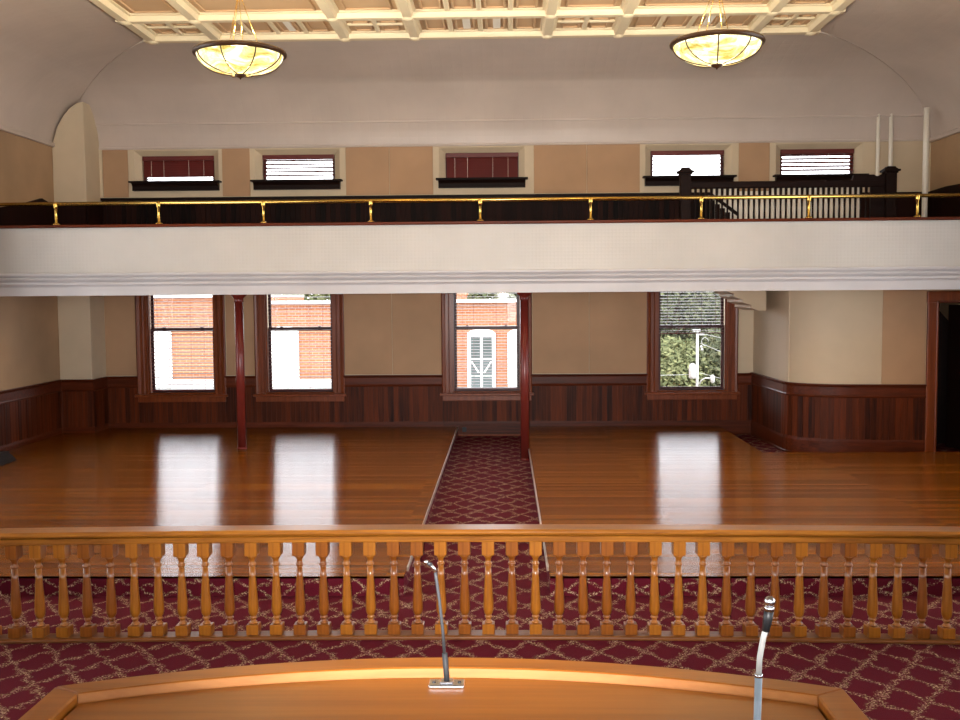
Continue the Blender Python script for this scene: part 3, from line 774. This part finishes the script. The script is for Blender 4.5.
MB().tube([(bx-0.0235, by, SZ+0.260), (bx-0.0265, by, SZ+0.272), (bx-0.033, by, SZ+0.280)], 0.0036, 10).build('curved_neck', 'steel', mc)
MB().tube([(bx-0.032, by, SZ+0.2795), (bx-0.042, by, SZ+0.285)], 0.0044, 10).build('collar', 'blackplastic', mc)
MB().tube([(bx-0.0415, by, SZ+0.2847), (bx-0.044, by, SZ+0.286), (bx-0.048, by, SZ+0.288)], [0.0046, 0.0054, 0.003], 12).build('capsule', 'steel', mc)

m2 = thing('gooseneck_microphone', 'thick upright gooseneck microphone with a shiny tip at the right of the bench', 'microphone', (0.43, 1.72, SZ))
X0, Y0 = 0.432, 1.70
MB().lathe([(0.032, 0), (0.032, 0.006), (0.02, 0.012), (0.0085, 0.02)], (X0, Y0, SZ), 20).build('base', 'gun', m2)
MB().tube([(X0, Y0, SZ+0.015), (X0+0.001, Y0, SZ+0.13), (X0+0.003, Y0, SZ+0.228)], 0.0064, 14).build('stem', 'bluegrey', m2)
MB().lathe([(0.0072, 0), (0.0072, 0.006)], (X0+0.003, Y0, SZ+0.226), 14).build('collar', 'steel', m2)
MB().tube([(X0+0.003, Y0, SZ+0.23), (X0+0.0045, Y0, SZ+0.26), (X0+0.009, Y0-0.004, SZ+0.295), (X0+0.0125, Y0-0.008, SZ+0.315)], 0.0050, 12).build('gooseneck', 'palegrey', m2)
MB().tube([(X0+0.012, Y0-0.008, SZ+0.310), (X0+0.0145, Y0-0.011, SZ+0.330), (X0+0.016, Y0-0.014, SZ+0.348)], [0.0065, 0.0078, 0.0082], 14).build('head_body', 'blackplastic', m2)
MB().tube([(X0+0.016, Y0-0.0142, SZ+0.347), (X0+0.0162, Y0-0.0148, SZ+0.353), (X0+0.0163, Y0-0.0152, SZ+0.356)], [0.0082, 0.0086, 0.007], 14).build('ring', 'steel', m2)
pr = [(0.0005, -0.0095), (0.004, -0.0088), (0.0075, -0.006), (0.0095, -0.001), (0.0085, 0.004), (0.005, 0.0078), (0.0005, 0.0092)]
MB().lathe(pr, (X0+0.0165, Y0-0.0155, SZ+0.364), 16).build('capsule', 'steel', m2)

# ------------------------------------------------------------------ pendant lamps
def pendant(x, y, z, label):
    p = thing('pendant_lamp', label, 'lamp', (x, y, z), 'bowl pendant lamps')
    R = 0.455; Hh = 0.218
    prof = [(R*math.sin(a), -Hh*math.cos(a)) for a in [PI/2*k/14 for k in range(1, 15)]]
    MB().lathe(prof, (x, y, z), 40, True, False).build('glass_bowl', 'lampglass', p)
    vs = [((R+0.012+0.028*math.cos(t)), 0.028*math.sin(t)) for t in [2*PI*k/10 for k in range(11)]]
    MB().lathe(vs, (x, y, z+0.005), 48, True, False).build('rim', 'bronze', p)
    for k in range(8):
        a = math.radians(-90-10+45*k)
        pts = [(x+(R*math.sin(t)+0.006)*math.cos(a), y+(R*math.sin(t)+0.006)*math.sin(a), z-Hh*math.cos(t)-0.004) for t in [PI/2*(0.12+0.88*j/10) for j in range(11)]]
        MB().tube(pts, 0.007, 6).build('rib', 'bronze', p)
    MB().lathe([(0.004, -0.05), (0.012, -0.035), (0.03, -0.028), (0.06, -0.012), (0.062, 0.004), (0.05, 0.016), (0.01, 0.02)], (x, y, z-Hh), 20).build('finial', 'bronze', p)
    hz = z+0.62
    for a in (2, 159, 189, 207):
        t = math.radians(-90+a)
        MB().tube([(x+R*math.cos(t), y+R*math.sin(t), z+0.02), (x+0.03*math.cos(t), y+0.03*math.sin(t), hz)], 0.0038, 6).build('suspension_rod', 'brass', p)
    MB().lathe([(0.01, -0.04), (0.045, -0.02), (0.045, 0.02), (0.015, 0.05), (0.012, 0.06), (0.012, BEAM_Z+0.12-hz)], (x, y, hz), 14).build('stem', 'brass', p)
    MB().lathe([(0.025, -0.05), (0.08, -0.01), (0.08, 0.0)], (x, y, PANEL_Z), 20).build('ceiling_cup', 'brass', p)
    return p
LAMPS = [(-2.81, 10.8, 4.985), (2.255, 10.8, 5.025)]
pendant(*LAMPS[0], 'glowing bowl pendant lamp hanging at the upper left of the hall')
pendant(*LAMPS[1], 'glowing bowl pendant lamp hanging at the upper right of the hall')

# ------------------------------------------------------------------ outside, seen through the windows
GZ = -4.6
struct(MB().box(-60, 60, YB+0.5, 120, GZ-0.2, GZ).build('ground', 'asphalt'))
def arched(parent, x, zt, zb, w, panes):
    n = 10; rise = 0.16
    arc = [(x+w/2*math.cos(t), zt-rise+rise*math.sin(t)) for t in [PI*k/n for k in range(n+1)]]
    poly = [(x-w/2, zb), (x+w/2, zb)] + arc
    f = MB().prism(poly, 31.90, 32.02, 'XZ').build('arched_window', 'sunwhite', parent)
    if panes:
        mb = MB()
        for sx in (-1, 1):
            for z0, z1 in ((zb+0.14, zb+0.52), (zb+0.56, zt-0.98), (zt-0.93, zt-0.24)):
                a, b = sorted((x+sx*0.04, x+sx*(w/2-0.11)))
                mb.box(a, b, 31.885, 31.90, z0, z1)
        mb.build('panes', 'pane', f)
        mb = MB()
        zc = zt-1.05
        for sx in (-1, 1):
            mb.prism([(x+sx*0.06, zc-0.35), (x+sx*0.10, zc-0.37), (x+sx*(w/2-0.12), zc), (x+sx*(w/2-0.15), zc+0.02)], 31.86, 31.884, 'XZ')
        mb.build('cross_bars', 'sunwhite', f)
bB = thing('brick_building', 'orange brick building with arched white windows seen past the aisle window', 'building', (-3.2, 32, GZ))
MB().box(-8.8, 3.0, 32, 44, GZ, 2.17).build('wall', 'brick', bB)
MB().box(-8.8, 3.05, 31.78, 32, 2.17, 2.27).box(-8.8, 3.05, 32, 44.1, 2.17, 2.22).build('cornice', 'sunwhite', bB)
MB().box(-2.0, -1.45, 38, 38.6, 2.22, 2.40).box(-2.05, -1.40, 37.95, 38.65, 2.40, 2.47).box(-1.95, -1.5, 38.05, 38.55, 2.47, 2.9).build('chimney', 'brick', bB)
for x, pn in ((-7.08, False), (-3.75, False), (-0.75, True), (0.54, False), (1.85, True)):
    arched(bB, x, 1.32 if x > -2 else 1.45, -0.72, 0.90, pn)
bA = thing('brick_building', 'brick building beyond the leftmost tall window with a pale roof edge', 'building', (-13, 32, GZ))
MB().box(-17.5, -8.85, 32.0, 44, GZ, 2.39).build('wall', 'brick', bA)
MB().box(-17.5, -8.85, 31.8, 32.0, 2.39, 2.55).box(-17.5, -8.85, 32, 44, 2.39, 2.46).build('cornice', 'sunwhite', bA)
for x in (-11.2, -14.0): arched(bA, x, 1.42, -0.72, 0.90, False)
aw = thing('shop_canopy', 'white flat canopy along the foot of the brick shopfronts', 'canopy', (-9, 31.5, -0.6))
MB().box(-16.5, -5.2, 30.6, 31.84, -0.9, -0.32).build('fascia', 'sunwhite', aw)
MB().box(-16.6, -5.1, 30.5, 31.86, -0.32, -0.25).build('top_slab', 'sunwhite', aw)

def leafball(mb, c, r, n, size):
    for _ in range(n):
        while True:
            v = Vector((random.uniform(-1, 1), random.uniform(-1, 1), random.uniform(-1, 1)))
            if 0.25 < v.length < 1: break
        p = Vector(c)+Vector((v.x*r[0], v.y*r[1], v.z*r[2]))
        a = Vector((random.gauss(0, 1), random.gauss(0, 1), random.gauss(0, 1))).normalized()
        b = a.orthogonal().normalized(); s = size*random.uniform(0.6, 1.3)
        w = a.cross(b)
        mb.add([p-a*s, p-a*s*0.3+b*s*0.42, p+a*s*0.4+b*s*0.36+w*s*0.1, p+a*s, p+a*s*0.4-b*s*0.36+w*s*0.1, p-a*s*0.3-b*s*0.42], [(0, 1, 2, 3, 4, 5)])
def tree(x, y, top, r, mat, label, n=2600, size=0.2):
    t = thing('tree', label, 'tree', (x, y, GZ), 'trees outside')
    h = top-GZ
    MB().tube([(x, y, GZ), (x+0.1, y, GZ+h*0.4), (x-0.05, y, GZ+h*0.75)], [0.32, 0.24, 0.1], 8).build('trunk', 'bark', t)
    mb = MB()
    for k in range(6):
        a = k*1.05+x; q = Vector((x+r*0.75*math.cos(a), y+r*0.75*math.sin(a), GZ+h*random.uniform(0.55, 0.8)))
        mb.tube([(x, y, GZ+h*0.35), ((x+q.x)/2, (y+q.y)/2, q.z-h*0.12), q], [0.12, 0.08, 0.03], 6)
    mb.build('branches', 'bark', t)
    mb = MB()
    leafball(mb, (x, y, GZ+h*0.62), (r, r, h*0.38), n, size)
    for k in range(7):
        a = k*0.9+1.3*x
        leafball(mb, (x+r*0.6*math.cos(a), y+r*0.6*math.sin(a), GZ+h*random.uniform(0.3, 0.85)), (r*0.5, r*0.5, h*0.16), n//9, size)
    mb.build('foliage', mat, t)
tree(7.4, 48, 6.5, 4.2, 'leaf2', 'dark leafy tree behind the utility pole in the right window', 16000, 0.13)
tree(10.4, 60, 9.0, 5.5, 'leaf2', 'tall dull green tree furthest back in the right window', 9000, 0.24)
tree(-1.2, 52, 5.5, 4.0, 'leaf1', 'pale green tree above the brick building in the aisle window', 3600, 0.22)
tree(-10.2, 52, 4.6, 4.0, 'leaf1', 'pale green tree over the cornice in the window right of the left column', 3600, 0.22)

tree(6.6, 43, 0.6, 2.6, 'leaf1', 'low bushy tree at the foot of the utility pole, left of it', 6000, 0.12)
tree(9.6, 43, 1.0, 2.4, 'leaf2', 'low bushy tree below the street light, right of the utility pole', 6000, 0.12)

# utility pole with transformer and street light
ux, uy = 6.90, 36.0
u = thing('utility_pole', 'white sunlit utility pole with transformer seen through the right window', 'pole', (ux, uy, GZ))
MB().tube([(ux, uy, GZ), (ux, uy, 1.10)], [0.07, 0.045], 12).build('shaft', 'polewhite', u)
MB().box(ux-0.17, ux+0.10, uy-0.05, uy+0.05, 1.03, 1.12).box(ux+0.06, ux+0.24, uy-0.05, uy+0.02, 0.90, 0.98).build('crossarm', 'polewhite', u, 0.01)
MB().lathe([(0.03, 0), (0.12, 0.02), (0.13, 0.1), (0.13, 0.42), (0.11, 0.5), (0.05, 0.56)], (ux-0.20, uy-0.16, -0.65), 16).build('transformer', 'polewhite', u)
mb = MB()
for z in (0.45, 0.35): mb.lathe([(0.03, 0), (0.05, 0.03), (0.03, 0.09)], (ux+0.13+0.3*(0.45-z), uy-0.05, z), 10)
mb.build('insulator', 'polewhite', u)
arm = MB().tube([(ux+0.03, uy, -0.95), (ux+0.12, uy-0.1, -0.72), (ux+0.25, uy-0.2, -0.62), (ux+0.42, uy-0.25, -0.62)], 0.028, 8).build('lamp_arm', 'polewhite', u)
MB().lathe([(0.03, 0.16), (0.08, 0.10), (0.09, 0.0), (0.07, -0.10), (0.02, -0.14)], (ux+0.50, uy-0.25, -0.66), 14).build('street_light', 'polewhite', arm)
mb = MB()
for a, b in (((ux+0.2, uy, 0.95), (ux+2.6, uy, 0.55)), ((ux+0.1, uy, 0.62), (ux+2.2, uy-0.2, -0.15)), ((ux+0.1, uy, -0.45), (ux+2.4, uy, -0.95)), ((ux-0.1, uy, -0.5), (ux-3.0, uy, -0.45))):
    mid = ((a[0]+b[0])/2, (a[1]+b[1])/2, (a[2]+b[2])/2-0.06); mb.tube([a, mid, b], 0.010, 6)
mb.build('cable', 'polewhite', u)
MB().tube([(ux+0.26+0.12*math.cos(t), uy-0.05, 0.68+0.14*math.sin(t)) for t in [2*PI*k/16 for k in range(14)]], 0.010, 6).build('cable_loop', 'polewhite', u)

# ------------------------------------------------------------------ light
def lamp(name, typ, loc, energy, color, **kw):
    l = bpy.data.lights.new(name, typ); l.energy = energy; l.color = color
    for k, v in kw.items(): setattr(l, k, v)
    o = bpy.data.objects.new(name, l); COL.objects.link(o); o.location = loc; return o
BULB = 350
for k, (x, y, z) in enumerate(LAMPS):
    lamp('pendant_bulb', 'POINT', (x, y, z-0.02), BULB, (1.0, 0.88, 0.64), shadow_soft_size=0.10)
CAM = Vector((0, 0, 2.40))
fl_ = lamp('camera_flash', 'SPOT', CAM+Vector((-0.05, 0.02, 0.06)), 3600, (1.0, 0.97, 0.94), shadow_soft_size=0.02, spot_size=math.radians(64), spot_blend=1.0)
fl_.rotation_euler = Vector((-0.02, 1.0, 0.06)).to_track_quat('-Z', 'Y').to_euler()
s = lamp('sun', 'SUN', (0, 0, 30), 1.2, (1.0, 0.95, 0.86), angle=0.01)
s.rotation_euler = Vector((0.35, 1.0, -1.15)).to_track_quat('-Z', 'Y').to_euler()
W = bpy.data.worlds.new('sky'); SC.world = W; W.use_nodes = True
nt = W.node_tree; nt.nodes.clear()
o = nt.nodes.new('ShaderNodeOutputWorld'); b = nt.nodes.new('ShaderNodeBackground')
tc = nt.nodes.new('ShaderNodeTexCoord'); sp = nt.nodes.new('ShaderNodeSeparateXYZ'); rp = nt.nodes.new('ShaderNodeValToRGB')
nt.links.new(tc.outputs['Generated'], sp.inputs[0]); nt.links.new(sp.outputs['Z'], rp.inputs['Fac'])
rp.color_ramp.elements[0].position = 0.0; rp.color_ramp.elements[0].color = (0.96, 0.97, 1.0, 1)
rp.color_ramp.elements[1].position = 0.7; rp.color_ramp.elements[1].color = (0.84, 0.91, 1.0, 1)
nt.links.new(rp.outputs[0], b.inputs['Color']); b.inputs['Strength'].default_value = 7.0
nt.links.new(b.outputs[0], o.inputs[0])

# ------------------------------------------------------------------ camera
cam = bpy.data.cameras.new('camera'); co = bpy.data.objects.new('camera', cam); COL.objects.link(co)
cam.sensor_fit = 'HORIZONTAL'; cam.sensor_width = 36; cam.lens = 36*1000/960; cam.clip_start = 0.05; cam.clip_end = 400
yaw = math.radians(1.4321); pitch = math.radians(-3.7178); roll = math.radians(-0.42)
co.matrix_world = Matrix.Translation(CAM) @ Matrix.Rotation(yaw, 4, 'Z') @ Matrix.Rotation(PI/2+pitch, 4, 'X') @ Matrix.Rotation(roll, 4, 'Z')
SC.camera = co
SC.view_settings.view_transform = 'Standard'; SC.view_settings.look = 'None'
SC.view_settings.exposure = 0.06; SC.view_settings.gamma = 1.0
try: SC.view_settings.use_curve_mapping = False
except Exception: pass
SC.cycles.use_denoising = True
SC.cycles.max_bounces = 10; SC.cycles.diffuse_bounces = 5; SC.cycles.glossy_bounces = 5; SC.cycles.transparent_max_bounces = 24
SC.cycles.caustics_reflective = False; SC.cycles.caustics_refractive = False
SC.cycles.sample_clamp_indirect = 6.0
